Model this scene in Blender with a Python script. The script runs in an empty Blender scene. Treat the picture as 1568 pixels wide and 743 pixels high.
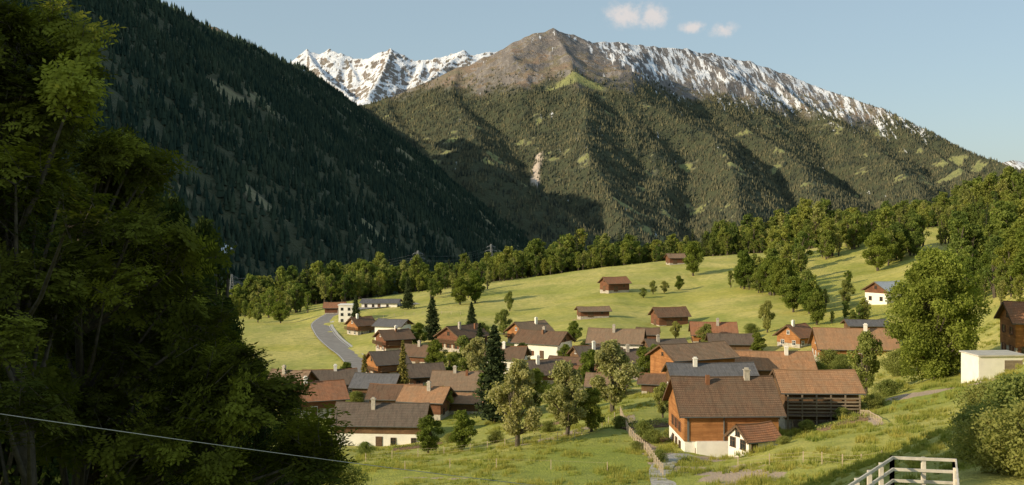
import bpy, math, random
import numpy as np
from mathutils import Vector
F=1650.;CX=784.;HY=330.
rng=np.random.default_rng(7); random.seed(7)
SUN_EL=math.radians(20.5); SUN_AZ=math.radians(243)
S=Vector((math.sin(SUN_AZ)*math.cos(SUN_EL),math.cos(SUN_AZ)*math.cos(SUN_EL),math.sin(SUN_EL)))
def W(px,py,D): return np.array([(px-CX)/F*D,D,(HY-py)/F*D])
scene=bpy.context.scene
# ---------------------------------------------------------------- noise
def perlin(x,y,seed=0):
    x=np.asarray(x,float);y=np.asarray(y,float)
    xi=np.floor(x).astype(np.int64);yi=np.floor(y).astype(np.int64);xf=x-xi;yf=y-yi
    def g(ix,iy,fx,fy):
        h=(ix*374761393+iy*668265263+seed*974634777)&0xffffffff
        h=((h^(h>>13))*1274126177)&0xffffffff; h=(h^(h>>16))&0xffffffff
        a=h/4294967296.*2*np.pi
        return np.cos(a)*fx+np.sin(a)*fy
    u=xf*xf*xf*(xf*(xf*6-15)+10);v=yf*yf*yf*(yf*(yf*6-15)+10)
    a=g(xi,yi,xf,yf);b=g(xi+1,yi,xf-1,yf);c=g(xi,yi+1,xf,yf-1);d=g(xi+1,yi+1,xf-1,yf-1)
    return (a+(b-a)*u)+((c+(d-c)*u)-(a+(b-a)*u))*v
def fbm(x,y,o=4,seed=0):
    r=0;a=1.
    for i in range(o): r=r+a*perlin(x*2**i,y*2**i,seed+i*17);a*=.5
    return r
def ridged(x,y,o=4,seed=0):
    r=0;a=1.;t=0
    for i in range(o): r=r+a*(1-2*np.abs(perlin(x*2**i,y*2**i,seed+i*13)));t+=a;a*=.5
    return r/t
def sst(a,b,x):
    t=np.clip((x-a)/(b-a),0,1);return t*t*(3-2*t)
# ---------------------------------------------------------------- mesh helpers
def mesh_np(name,V,polys,mats=(),matidx=None,smooth=False,attrs=None,uv=None):
    me=bpy.data.meshes.new(name);V=np.asarray(V,np.float32)
    me.vertices.add(len(V));me.vertices.foreach_set('co',V.ravel())
    if isinstance(polys,np.ndarray): polys=[polys]
    polys=[np.asarray(p,np.int32) for p in polys if len(p)]
    tot=np.concatenate([np.full(len(p),p.shape[1],np.int32) for p in polys])
    idx=np.concatenate([p.ravel() for p in polys])
    st=np.concatenate([[0],np.cumsum(tot)[:-1]]).astype(np.int32)
    me.loops.add(len(idx));me.loops.foreach_set('vertex_index',idx)
    me.polygons.add(len(tot));me.polygons.foreach_set('loop_start',st);me.polygons.foreach_set('loop_total',tot)
    for m in mats: me.materials.append(m)
    if matidx is not None: me.polygons.foreach_set('material_index',np.asarray(matidx,np.int32))
    me.polygons.foreach_set('use_smooth',np.full(len(tot),smooth))
    if attrs:
        for k,a in attrs.items():
            at=me.attributes.new(k,'FLOAT','POINT');at.data.foreach_set('value',np.asarray(a,np.float32))
    if uv is not None:
        l=me.uv_layers.new(name='UVMap');l.data.foreach_set('uv',np.asarray(uv,np.float32)[idx].ravel())
    me.update(calc_edges=True)
    return me
def add_obj(name,me,parent=None,loc=(0,0,0),rotz=0,scale=1,coll=None):
    o=bpy.data.objects.new(name,me);(coll or scene.collection).objects.link(o)
    o.location=loc;o.rotation_euler=(0,0,rotz)
    o.scale=(scale,)*3 if not hasattr(scale,'__len__') else scale
    if parent: o.parent=parent
    return o
class MB:
    def __init__(s): s.v=[];s.f={};s.n=0
    def add(s,V,fs):
        for f in fs: s.f.setdefault(len(f),[]).append([i+s.n for i in f])
        s.v.extend([tuple(v) for v in V]);s.n+=len(V)
    def box(s,x0,x1,y0,y1,z0,z1):
        s.add([(x0,y0,z0),(x1,y0,z0),(x1,y1,z0),(x0,y1,z0),(x0,y0,z1),(x1,y0,z1),(x1,y1,z1),(x0,y1,z1)],
              [(0,3,2,1),(4,5,6,7),(0,1,5,4),(1,2,6,5),(2,3,7,6),(3,0,4,7)])
    def tube(s,P,R,k=6):
        P=[Vector(p) for p in P];b=s.n;V=[];fs=[]
        for i,p in enumerate(P):
            d=(P[min(i+1,len(P)-1)]-P[max(i-1,0)]).normalized()
            a=d.cross(Vector((.31,.95,.1))).normalized();c=d.cross(a)
            for j in range(k):
                t=2*math.pi*j/k;V.append(p+(a*math.cos(t)+c*math.sin(t))*R[i])
        for i in range(len(P)-1):
            for j in range(k): fs.append((i*k+j,i*k+(j+1)%k,(i+1)*k+(j+1)%k,(i+1)*k+j))
        s.add(V,fs)
    def mesh(s,name,mats,**k):
        return mesh_np(name,np.array(s.v),[np.array(a) for a in s.f.values()],mats,**k)
# ---------------------------------------------------------------- materials
class N:
    def __init__(s,name):
        s.m=bpy.data.materials.new(name);s.m.use_nodes=True;s.t=s.m.node_tree
        s.b=s.t.nodes['Principled BSDF'];s.b.inputs['Specular IOR Level'].default_value=.2;s.b.inputs['Roughness'].default_value=.85
        s.out=s.t.nodes['Material Output']
    def n(s,typ,ins=None,**p):
        q=s.t.nodes.new(typ)
        for k,v in p.items(): setattr(q,k,v)
        for k,v in (ins or {}).items(): s.put(q.inputs[k],v)
        return q
    def put(s,sock,v):
        if isinstance(v,bpy.types.NodeSocket): s.t.links.new(v,sock)
        elif isinstance(v,tuple) and len(v)==3 and sock.type=='RGBA': sock.default_value=(*v,1)
        else: sock.default_value=v
    def noise(s,scale,vec=None,detail=4,rough=.6):
        q=s.n('ShaderNodeTexNoise',{'Scale':scale,'Detail':detail,'Roughness':rough})
        if vec is not None: s.put(q.inputs['Vector'],vec)
        return q.outputs['Fac']
    def mr(s,v,a,b,c=0.,d=1.):
        return s.n('ShaderNodeMapRange',{'Value':v,'From Min':a,'From Max':b,'To Min':c,'To Max':d}).outputs[0]
    def mix(s,f,a,b,bt='MIX'):
        q=s.n('ShaderNodeMix',data_type='RGBA',blend_type=bt);s.put(q.inputs[0],f);s.put(q.inputs[6],a);s.put(q.inputs[7],b);return q.outputs[2]
    def math(s,op,a,b=0.,c=0.):
        q=s.n('ShaderNodeMath',operation=op);s.put(q.inputs[0],a);s.put(q.inputs[1],b);s.put(q.inputs[2],c);return q.outputs[0]
    def attr(s,name): return s.n('ShaderNodeAttribute',attribute_name=name).outputs['Fac']
    def obj(s): return s.n('ShaderNodeTexCoord').outputs['Object']
    def map(s,v,sc): return s.n('ShaderNodeMapping',{'Vector':v,'Scale':sc}).outputs[0]
    def bump(s,h,st,d): s.put(s.b.inputs['Normal'],s.n('ShaderNodeBump',{'Height':h,'Strength':st,'Distance':d}).outputs[0])
    def col(s,c): s.put(s.b.inputs['Base Color'],c);return s.m
def m_flat(name,c,amt=.25,scale=3.,rough=.85,spec=.2):
    q=N(name);f=q.mr(q.noise(scale,q.obj()),.3,.7)
    q.b.inputs['Roughness'].default_value=rough;q.b.inputs['Specular IOR Level'].default_value=spec
    return q.col(q.mix(f,tuple(x*(1-amt) for x in c),tuple(min(1,x*(1+amt)) for x in c)))
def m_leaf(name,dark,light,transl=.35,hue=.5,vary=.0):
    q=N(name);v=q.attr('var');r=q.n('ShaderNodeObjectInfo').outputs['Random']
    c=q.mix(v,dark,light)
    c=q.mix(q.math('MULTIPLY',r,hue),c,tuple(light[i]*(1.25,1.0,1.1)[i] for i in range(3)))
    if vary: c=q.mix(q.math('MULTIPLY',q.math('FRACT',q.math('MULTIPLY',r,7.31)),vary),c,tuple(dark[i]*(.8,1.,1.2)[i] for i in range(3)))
    q.t.nodes.remove(q.b)
    d=q.n('ShaderNodeBsdfDiffuse',{'Color':c});t=q.n('ShaderNodeBsdfTranslucent',{'Color':q.mix(1.,c,(1.,1.05,.5),'MULTIPLY')})
    mx=q.n('ShaderNodeMixShader',{0:transl,1:d.outputs[0],2:t.outputs[0]})
    q.t.links.new(mx.outputs[0],q.out.inputs['Surface']);return q.m
def m_wood(name,c1,c2,row=.22):
    q=N(name);o=q.obj();sp=q.n('ShaderNodeSeparateXYZ',{0:o})
    cv=q.n('ShaderNodeCombineXYZ',{0:q.math('ADD',sp.outputs[0],sp.outputs[1]),1:sp.outputs[2]}).outputs[0]
    br=q.n('ShaderNodeTexBrick',{'Vector':cv,'Color1':c1,'Color2':c2,'Mortar':tuple(x*.3 for x in c1),'Scale':1.,'Mortar Size':.014,'Brick Width':3.7,'Row Height':row})
    g=q.noise(1.,q.map(o,(1.5,1.5,14)),5)
    g2=q.noise(.45,o,3)
    c=q.mix(q.mr(g,.3,.7,0,.55),br.outputs[0],tuple(x*.38 for x in c1))
    c=q.mix(q.mr(g2,.42,.66,0,.6),c,tuple(x*.5 for x in c2))
    q.bump(br.outputs['Fac'],.5,.04);return q.col(c)
def m_tile(name,c1,c2,lich=(.12,.11,.07),amt=.5):
    q=N(name);uv=q.n('ShaderNodeTexCoord').outputs['UV'];o=q.obj()
    br=q.n('ShaderNodeTexBrick',{'Vector':uv,'Color1':c1,'Color2':c2,'Mortar':tuple(x*.35 for x in c1),'Scale':1.,'Mortar Size':.02,'Brick Width':.3,'Row Height':.36,'Bias':-.1})
    r=q.n('ShaderNodeObjectInfo').outputs['Random']
    n1=q.noise(.6,o,6,.7);n2=q.noise(6,o,2);n3=q.noise(1.,q.map(o,(2.2,.35,.35)),4,.7)
    c=q.mix(q.mr(n1,.42,.6,0,amt),br.outputs[0],lich)
    c=q.mix(q.mr(n3,.46,.64,0,.65),c,tuple(x*.42 for x in c1))
    c=q.mix(q.mr(n2,.5,.75,0,.5),c,tuple(x*.5 for x in c1))
    c=q.mix(q.math('MULTIPLY',r,.4),c,lich)
    q.bump(n2,.4,.03);return q.col(c)
M={}
M['bark']=m_flat('bark',(.09,.075,.055),.4,6)
M['leaf_mid']=m_leaf('leaf_mid',(.06,.10,.02),(.28,.34,.065),.4,.5,.4)
M['leaf_linden']=m_leaf('leaf_linden',(.09,.13,.025),(.36,.42,.085),.45)
M['leaf_light']=m_leaf('leaf_light',(.11,.15,.04),(.34,.38,.11),.4)
M['leaf_grey']=m_leaf('leaf_grey',(.15,.175,.07),(.44,.46,.19),.4)
M['leaf_belt']=m_leaf('leaf_belt',(.075,.115,.03),(.34,.39,.085),.4,.5,.7)
M['leaf_birch']=m_leaf('leaf_birch',(.14,.18,.05),(.42,.44,.14),.4,.4,.3)
M['leaf_dark']=m_leaf('leaf_dark',(.015,.028,.010),(.085,.115,.03),.3,.1)
M['leaf_ash']=m_leaf('leaf_ash',(.012,.024,.008),(.33,.35,.05),.4,.10)  # wide range: sunlit and shaded foliage is painted in through var
M['needle']=m_leaf('needle',(.022,.038,.018),(.075,.10,.04),.1,.2)
M['larch']=m_leaf('larch',(.15,.15,.04),(.36,.30,.09),.25,.2)
M['far_tree']=m_leaf('far_tree',(.022,.043,.035),(.070,.095,.060),.05,.0)  # bluish tint puts distance haze into the tree colour
M['hazy_tree']=m_leaf('hazy_tree',(.044,.058,.05),(.20,.185,.105),.05,.0)  # lighter, bluer colour carries painted haze for the farther slopes
M['roof_brown']=m_tile('roof_brown',(.23,.13,.08),(.29,.165,.10),(.15,.12,.085))
M['roof_dark']=m_tile('roof_dark',(.18,.13,.10),(.24,.17,.125),(.16,.135,.105))
M['roof_red']=m_tile('roof_red',(.54,.22,.10),(.40,.17,.09),(.24,.165,.11),.45)
M['roof_orange']=m_tile('roof_orange',(.62,.32,.16),(.48,.24,.12),(.30,.21,.13),.6)
M['roof_grey']=m_tile('roof_grey',(.18,.18,.195),(.22,.22,.235),(.16,.15,.14),.4)
M['roof_metal']=m_flat('roof_metal',(.5,.53,.57),.08,1,.5,.4)
M['roof_mixed']=m_tile('roof_mixed',(.42,.255,.155),(.29,.19,.13),(.24,.19,.13),.6)
M['wood_orange']=m_wood('wood_orange',(.56,.26,.10),(.38,.165,.06))
M['wood_brown']=m_wood('wood_brown',(.26,.15,.08),(.17,.10,.058))
M['wood_red']=m_wood('wood_red',(.28,.125,.07),(.19,.09,.052))
M['wood_grey']=m_wood('wood_grey',(.38,.30,.22),(.26,.20,.15))
M['plaster']=m_flat('plaster',(.80,.77,.70),.08,.8)
M['stone']=m_flat('stone',(.42,.38,.32),.3,2.5)
M['white_paint']=m_flat('white_paint',(.8,.79,.76),.05)
M['timber_light']=m_flat('timber_light',(.52,.42,.31),.25,4)
M['timber_white']=m_flat('timber_white',(.66,.60,.50),.2,4)
M['timber_dark']=m_flat('timber_dark',(.12,.075,.045),.3,4)
q=N('glass');q.b.inputs['Roughness'].default_value=.1;q.b.inputs['Specular IOR Level'].default_value=.6;M['glass']=q.col((.02,.025,.03))
M['steel']=m_flat('steel',(.12,.13,.13),.1)
M['galvanised']=m_flat('galvanised',(.24,.25,.25),.1)
M['asphalt']=m_flat('asphalt',(.26,.24,.22),.15,.5)
M['gravel']=m_flat('gravel',(.44,.41,.36),.3,1.5)
M['concrete']=m_flat('concrete',(.5,.48,.44),.15,1)
M['soil']=m_flat('soil',(.17,.115,.075),.3,3)
# ---------------------------------------------------------------- village data
# name,px,py_base,D(front),L,Wd,h,rise,rot,roof,wall,base_h,opts
H=[
('timber_farmhouse',1105,690,143,12,11,6.1,3.6,2,'roof_brown','wood_orange',2.4,'N'),
('farm_barn',1246,642,154,10,9,4.8,2.1,-2,'roof_orange','wood_brown',.8,'G'),
('village_house',586,679,190,15,9,4.4,2.6,-4,'roof_dark','wood_brown',2.6,'WC'),
('village_house',478,632,219,11.5,10,3.6,2.6,20,'roof_red','wood_red',1.6,'C'),
('village_house',505,606,250,11,9,3.6,2.4,12,'roof_dark','wood_brown',1.6,'C'),
('village_house',578,612,243,9,8,3.6,2.2,-10,'roof_grey','wood_brown',2,''),
('village_house',607,628,222,9.5,8,3.2,2.0,-5,'roof_brown','wood_brown',1,''),
('village_house',654,636,212,8,8,3.6,2.0,-14,'roof_orange','wood_red',1,'C'),
('village_house',704,616,232,10.5,9,3.8,2.8,-6,'roof_mixed','wood_brown',3,'WC'),
('garden_shed',716,630,216,6,5,2.4,1.2,-6,'roof_orange','wood_brown',.5,''),
('village_house',829,592,240,8.5,8,3.6,2.3,22,'roof_dark','wood_brown',2,'C'),
('village_house',872,586,246,8.0,8,3.4,2.4,-18,'roof_brown','wood_brown',2,''),
('village_house',892,592,232,6,6,2.6,1.8,12,'roof_red','wood_red',1,''),
('village_house',968,572,250,9.5,8,3.4,2.2,8,'roof_dark','wood_brown',1.6,'C'),
('tall_barn',1060,593,212,13.5,9,6.4,2.2,24,'roof_mixed','wood_orange',.8,''),
('village_house',1087,604,196,14.5,8,3.8,1.8,2,'roof_grey','wood_brown',1.2,'C'),
('village_house',1177,590,222,16,9,4.2,2.7,-3,'roof_orange','wood_brown',2,'C'),
('village_house',1108,577,234,11,8,3.6,2.0,5,'roof_mixed','wood_brown',1.2,'C'),
('mountain_chalet',1307,551,242,16.5,10,3.4,3.6,-5,'roof_orange','wood_orange',.8,'C'),
('mountain_chalet',1219,531,274,6.2,7,3.2,2.4,38,'roof_red','wood_orange',1.2,'C'),
('garden_shed',1325,512,272,9,6,2.6,1.0,-3,'roof_grey','wood_brown',.6,''),
('village_house',1092,528,290,11,9,3.4,2.6,-6,'roof_red','wood_orange',1.4,'C'),
('village_house',1118,541,270,10,7,3.0,1.8,-4,'roof_dark','wood_brown',1,''),
('village_house',1018,548,268,9,8,2.8,1.8,10,'roof_dark','wood_brown',1,'C'),
('village_house',944,541,276,13,9,3.4,2.8,-12,'roof_mixed','wood_brown',3.4,'WC'),
('mountain_chalet',811,527,316,9.5,9,4.0,2.6,35,'roof_mixed','wood_orange',1.6,'CB'),
('village_house',832,546,284,12.5,9,4.2,2.5,-28,'roof_brown','wood_brown',4.2,'WC'),
('mountain_chalet',708,534,306,11,9,4.0,2.6,48,'roof_brown','wood_red',1.8,'CB'),
('village_house',602,515,345,9,8,3.8,1.6,-20,'roof_grey','wood_brown',3.8,'W'),
('village_house',603,538,312,8,8,4.2,2.0,28,'roof_brown','wood_red',1.4,'CB'),
('village_house',592,578,272,8,8,4.2,2.4,30,'roof_dark','wood_orange',1.8,'B'),
('mountain_chalet',553,514,372,7,7,4.2,2.2,40,'roof_brown','wood_orange',2,'CB'),
('farm_building',513,481,432,7.5,7,3.0,1.6,5,'roof_red','wood_red',.8,''),
('farm_building',584,472,452,15,8,2.6,1.2,-6,'roof_grey','plaster',2.5,'W'),
('hay_barn',941,446,430,9.3,7,3.6,2.0,24,'roof_red','wood_red',.6,''),
('hay_barn',1025,499,340,9.6,7,3.6,2.2,14,'roof_brown','wood_red',.6,''),
('cattle_shed',908,485,352,9.5,5,2.2,1.0,10,'roof_mixed','wood_red',.4,''),
('hay_barn',1034,404,520,7.5,6,3.2,1.6,10,'roof_mixed','wood_red',.5,''),
('farm_building',1358,463,326,10,8,4.0,2.2,32,'roof_metal','wood_red',3,'W'),
('mountain_chalet',1588,546,176,9,8,6.2,2.6,-8,'roof_red','wood_orange',1.8,'C'),
('mountain_chalet',1512,378,482,7,6,3.2,1.6,20,'roof_grey','plaster',3,'W'),
('village_house',930,606,214,7,6,2.6,1.7,-10,'roof_mixed','wood_brown',1,''),
('village_house',648,592,252,8,7,3.2,2.1,18,'roof_dark','wood_brown',1.5,''),
('village_house',775,566,262,9,8,3.4,2.2,-12,'roof_brown','wood_brown',3.2,'WC'),
('village_house',446,606,240,8,7,3.4,2.2,-14,'roof_mixed','wood_red',1.4,'C'),
('village_house',640,560,292,7.5,7,3.4,2.2,-22,'roof_brown','wood_red',1.6,'C'),
('village_house',905,562,264,8,7,3.2,2.0,20,'roof_dark','wood_brown',1.4,'C'),
('garden_shed',548,596,256,5,4.5,2.3,1.2,16,'roof_dark','wood_brown',.4,''),
('garden_shed',1003,600,206,4.5,4,2.2,1.2,-16,'roof_brown','wood_brown',.4,''),
('garden_shed',742,552,285,5,4.5,2.3,1.3,20,'roof_mixed','wood_red',.4,''),
('garden_shed',992,522,296,5,4.5,2.3,1.2,-10,'roof_brown','wood_red',.4,''),
]
CP=[(-400,None,3,-4),(784,None,3,-3),(2000,None,3,-2.8),(-400,None,10,-8),(2000,None,10,-4),(-400,None,25,-16),(2000,None,25,-6.5),(2000,None,60,-8.5),
(100,None,5,-4.5),(784,None,5,-3.6),(1500,None,5,-3.2),(0,None,15,-10),(784,None,15,-7.5),(1568,None,15,-5.4),(1365,None,27,-7.9),(1568,None,27,-7.6),
(0,None,30,-15),(300,None,30,-14),(784,None,35,-14),(1100,None,38,-12.4),(1365,745,40,None),(1568,None,40,-9.2),
(0,None,60,-24),(400,None,60,-22),(784,None,70,-21.5),(1150,None,70,-18.8),(1400,None,70,-14.8),(1568,None,70,-12),
(0,None,120,-34),(300,None,120,-33),(560,743,118,None),(800,743,112,None),(1000,743,112,None),(1200,743,98,None),(1280,720,100,None),
(560,695,165,None),(800,692,140,None),(900,672,150,None),(1000,690,138,None),(1060,692,136,None),(1200,680,128,None),(1260,655,140,None),
(1320,640,140,None),(1400,640,128,None),(1400,600,160,None),(1480,600,140,None),(1568,600,120,None),(1568,560,150,None),(1500,540,185,None),(1568,500,200,None),
(700,690,160,None),(760,645,200,None),(620,680,185,None),(430,640,215,None),(300,640,215,None),(430,592,255,None),(300,590,260,None),(900,620,200,None),(1000,610,190,None),
(430,540,330,None),(480,560,300,None),(530,552,305,None),(400,500,400,None),(200,500,400,None),(490,500,390,None),(450,495,430,None),(560,490,400,None),(650,480,405,None),(530,475,435,None),
(100,480,520,None),(350,485,520,None),(450,470,530,None),(600,452,550,None),(750,432,560,None),(900,413,580,None),(1050,397,600,None),(1150,388,600,None),(1230,385,600,None),
(700,500,350,None),(800,480,390,None),(860,455,440,None),(900,520,300,None),(1000,470,390,None),(1050,440,450,None),(1100,480,350,None),(1140,440,420,None),(1180,505,300,None),(1250,480,320,None),(1250,440,400,None),(1270,400,480,None),
(1300,368,540,None),(1360,410,430,None),(1400,395,440,None),(1400,350,560,None),(1450,395,390,None),(1450,350,520,None),(1500,345,560,None),(1568,328,560,None),(1568,380,400,None),(1540,340,520,None),
(1450,440,330,None),(1500,450,300,None),(1568,445,250,None),(1420,480,290,None),(1400,520,240,None),(1450,560,200,None),(1480,500,240,None),
(1568,None,700,4),(1700,None,560,22),(1700,None,300,-5),(1700,None,150,-8),(1700,None,60,-9),(1300,None,700,-18),(900,None,700,-45),(500,None,700,-60),(0,None,700,-70),(-200,None,300,-48),(-200,None,100,-36)]
pts=[];zs=[];wt=[]
for px,py,D,z in CP:
    pts.append(((px-CX)/F,D));zs.append(z if z is not None else (HY-py)/F*D);wt.append(1)
for h in H:
    D=h[2+1];d=D-h[5]/2*.9;pts.append(((h[1]-CX)/F,d));zs.append((HY-h[2])/F*D);wt.append(3)
pts=np.array(pts);zs=np.array(zs);wt=np.array(wt,float)
def feat(u,y): return np.stack([u*2.2,np.log(y)],-1)
P0=feat(pts[:,0],pts[:,1])
def K(A,B):
    r2=((A[:,None,:]-B[None])**2).sum(-1)+1e-12;return .5*r2*np.log(r2)
NP=len(P0);A=np.zeros((NP+3,NP+3));A[:NP,:NP]=K(P0,P0)+np.diag(.0012*wt);A[:NP,NP]=1;A[:NP,NP+1:]=P0;A[NP,:NP]=1;A[NP+1:,:NP]=P0.T
sol=np.linalg.solve(A,np.concatenate([zs,[0,0,0]]))
def gz(x,y):
    x=np.atleast_1d(np.asarray(x,float));y=np.atleast_1d(np.asarray(y,float));sh=x.shape
    x=x.ravel();y=y.ravel();yy=np.maximum(y,3.);out=np.empty(len(x))
    for i in range(0,len(x),20000):
        f=feat(np.clip(x[i:i+20000]/yy[i:i+20000],-.62,.62),np.minimum(yy[i:i+20000],720))
        out[i:i+20000]=K(f,P0)@sol[:NP]+sol[NP]+f@sol[NP+1:]
    out=np.where(yy<60,np.minimum(out,-1.9-.115*yy),out)
    out+=fbm(x/14,y/14,4,3)*.45*sst(20,80,yy)
    t=sst(640,1500,yy);out=out*(1-t)-275*t
    return out.reshape(sh)
# ---------------------------------------------------------------- ground sheet
nu,nv=520,620
u=np.linspace(-.8,.8,nu);v=np.exp(np.linspace(math.log(3),math.log(1500),nv))
U,Vv=np.meshgrid(u,v);X=U*Vv;Y=Vv;Z=gz(X,Y)
def grid_faces(nv,nu):
    i=np.arange(nv-1)[:,None]*nu+np.arange(nu-1)[None];i=i.ravel();return np.stack([i,i+1,i+nu+1,i+nu],1)
def seg_dist(X,Y,P):
    d=np.full(X.shape,1e9)
    for (ax,ay),(bx,by) in zip(P[:-1],P[1:]):
        vx,vy=bx-ax,by-ay;t=np.clip(((X-ax)*vx+(Y-ay)*vy)/(vx*vx+vy*vy+1e-9),0,1)
        d=np.minimum(d,np.hypot(X-ax-t*vx,Y-ay-t*vy))
    return d
def xy(px,D): return ((px-CX)/F*D,D)
dirt=np.zeros_like(X)
def dirtpath(P,w,a=1.):
    global dirt
    d=seg_dist(X,Y,[xy(*p) for p in P])+fbm(X/3,Y/3,3,5)*w*.6
    dirt=np.maximum(dirt,a*(1-sst(w*.5,w*1.3,d)))
dirtpath([(1035,132),(1075,132),(1120,133)],3.2)
dirtpath([(1060,122),(1110,118),(1150,106)],3.4,.95)
dirtpath([(1375,158),(1420,152),(1470,150),(1510,148)],3.2,.95)
dirtpath([(960,170),(985,145),(1010,125)],1.2,.8)
dirtpath([(740,152),(800,150),(860,158),(900,165)],1.8,.8)
dirtpath([(1318,143),(1348,128)],.8,.8)
dirtpath([(880,350),(950,352)],1.5,.7);dirtpath([(560,240),(700,236),(850,256),(1000,262)],1.8,.95);dirtpath([(600,205),(760,230)],1.5,.85)
dirtpath([(800,300),(900,268),(1000,232)],1.4,.9);dirtpath([(560,268),(640,262)],1.6,.9);dirtpath([(1130,205),(1210,215),(1300,232)],1.4,.85)
dirtpath([(620,122),(700,118),(760,120)],.5,.7)
lush=sst(-.15,.35,fbm(X/45,Y/45,3,21))*.45+ (1-sst(150,230,Y))*.42
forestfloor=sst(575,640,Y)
q=N('grass');o=q.obj()
n1=q.noise(.035,o,5,.65);n2=q.noise(.5,o,5,.7);n3=q.noise(4,o,3,.7);n4=q.noise(.012,q.map(o,(1,3.5,1)),4);n5=q.noise(.09,q.map(o,(1,.35,1)),5,.7)
c=q.mix(q.mr(n1,.35,.65),(.42,.40,.07),(.60,.52,.14))
c=q.mix(q.math('MULTIPLY',q.mr(n4,.42,.58),.65),c,(.66,.56,.20))
c=q.mix(q.math('MULTIPLY',q.mr(n5,.46,.62),.5),c,(.27,.31,.05))
c=q.mix(q.math('MULTIPLY',q.attr('lush'),.8),c,(.22,.29,.035))
c=q.mix(q.mr(n2,.42,.72,0,.6),c,(.15,.19,.035))
c=q.mix(q.mr(n3,.5,.8,0,.45),c,(.62,.56,.2))
dm=q.mr(q.math('ADD',q.attr('dirt'),q.mr(n2,.3,.7,-.25,.25)),.4,.6)
c=q.mix(dm,c,q.mix(n3,(.36,.26,.18),(.56,.45,.34)))
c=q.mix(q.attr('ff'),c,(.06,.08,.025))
q.bump(q.math('ADD',n3,q.math('MULTIPLY',n2,2.)),.6,.35)
M['grass']=q.col(c)
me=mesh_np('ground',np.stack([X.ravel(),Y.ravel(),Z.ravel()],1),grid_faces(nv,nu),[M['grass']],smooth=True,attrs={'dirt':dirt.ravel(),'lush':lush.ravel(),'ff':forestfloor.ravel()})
add_obj('ground',me)
mf=m_flat('valley_grass',(.10,.12,.045),.4,.002)
mb=MB();mb.add([(-40000,-3000,-262),(40000,-3000,-262),(40000,60000,-262),(-40000,60000,-262)],[(0,1,2,3)])
add_obj('valley_floor',mb.mesh('valley_floor',[mf]))
# ---------------------------------------------------------------- mountains
def mountain(x,y,segs,slope,warp=60.,gl=900.,ga=110.,seed=0,floor=-262,cr=.35):
    wx=x+warp*fbm(x/700,y/700,3,seed+1);wy=y+warp*fbm(x/700,y/700,3,seed+2)
    h=np.full(x.shape,-1e9);dm=np.full(x.shape,1e9)
    for a,b,sl in segs:
        vx,vy=b[0]-a[0],b[1]-a[1];t=np.clip(((wx-a[0])*vx+(wy-a[1])*vy)/(vx*vx+vy*vy+1e-9),0,1)
        d=np.hypot(wx-a[0]-t*vx,wy-a[1]-t*vy);z=a[2]+t*(b[2]-a[2])
        hh=z-slope*sl*d;k=45.
        m=np.maximum(h,hh);h=np.where(np.abs(h-hh)<k,m+(k-np.abs(h-hh))**2/(4*k),m);dm=np.minimum(dm,d)
    g=ridged(x/gl,y/gl,5,seed+5)-.45
    h=h+ga*g*sst(0,500,dm)+ga*.22*(ridged(x/(gl*.22),y/(gl*.22),3,seed+9)-.5)*(cr+(1-cr)*sst(0,300,dm))
    return np.where(h<floor+40,floor+40*np.exp(np.minimum((h-floor-40)/40,0)),h)
def ridge(pts,sl=1.):
    P=[W(*p) for p in pts];return [(P[i],P[i+1],sl) for i in range(len(P)-1)]
class HF:
    def __init__(s,x0,x1,y0,y1,st,fn):
        s.x=np.arange(x0,x1,st);s.y=np.arange(y0,y1,st);s.st=st
        s.X,s.Y=np.meshgrid(s.x,s.y);s.Z=fn(s.X,s.Y)
    def samp(s,x,y,A=None):
        A=s.Z if A is None else A
        fx=np.clip((x-s.x[0])/s.st,0,len(s.x)-1.001);fy=np.clip((y-s.y[0])/s.st,0,len(s.y)-1.001)
        i=fx.astype(int);j=fy.astype(int);a=fx-i;b=fy-j
        return (A[j,i]*(1-a)+A[j,i+1]*a)*(1-b)+(A[j+1,i]*(1-a)+A[j+1,i+1]*a)*b
    def obj(s,name,mat,attrs):
        me=mesh_np(name,np.stack([s.X.ravel(),s.Y.ravel(),s.Z.ravel()],1),grid_faces(len(s.y),len(s.x)),[mat],smooth=True,attrs={k:a.ravel() for k,a in attrs.items()})
        return add_obj(name,me)
def m_mount(name):
    q=N(name);o=q.obj()
    st=q.noise(1.,q.map(o,(1/42.,1/300.,1/300.)),6,.72);n=q.noise(1/160.,o,6,.65);nf=q.noise(1/30.,o,4,.7)
    alp=q.mix(q.mr(n,.35,.65),(.25,.18,.135),(.185,.17,.115))
    rock=q.mix(nf,(.15,.14,.135),(.37,.34,.32))
    c=q.mix(q.mr(q.math('ADD',q.attr('rock'),q.mr(nf,.3,.7,-.35,.35)),.35,.6),alp,rock)
    c=q.mix(q.mr(q.math('ADD',q.attr('rock'),q.mr(st,.3,.7,-.45,.45)),.45,.7,0,.6),c,(.13,.115,.11))
    c=q.mix(q.attr('pasture'),c,q.mix(n,(.20,.23,.085),(.31,.30,.13)))
    c=q.mix(q.attr('forest'),c,q.mix(nf,(.045,.058,.035),(.10,.105,.055)))
    c=q.mix(q.attr('scar'),c,(.58,.48,.39))
    sn=q.mr(q.math('ADD',q.attr('snow'),q.mr(st,.3,.7,-.62,.62)),.50,.62)
    c=q.mix(sn,c,(.82,.84,.88));q.bump(nf,1.,18.)
    return q.col(c)
MM=m_mount('mountain_surface')
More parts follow.
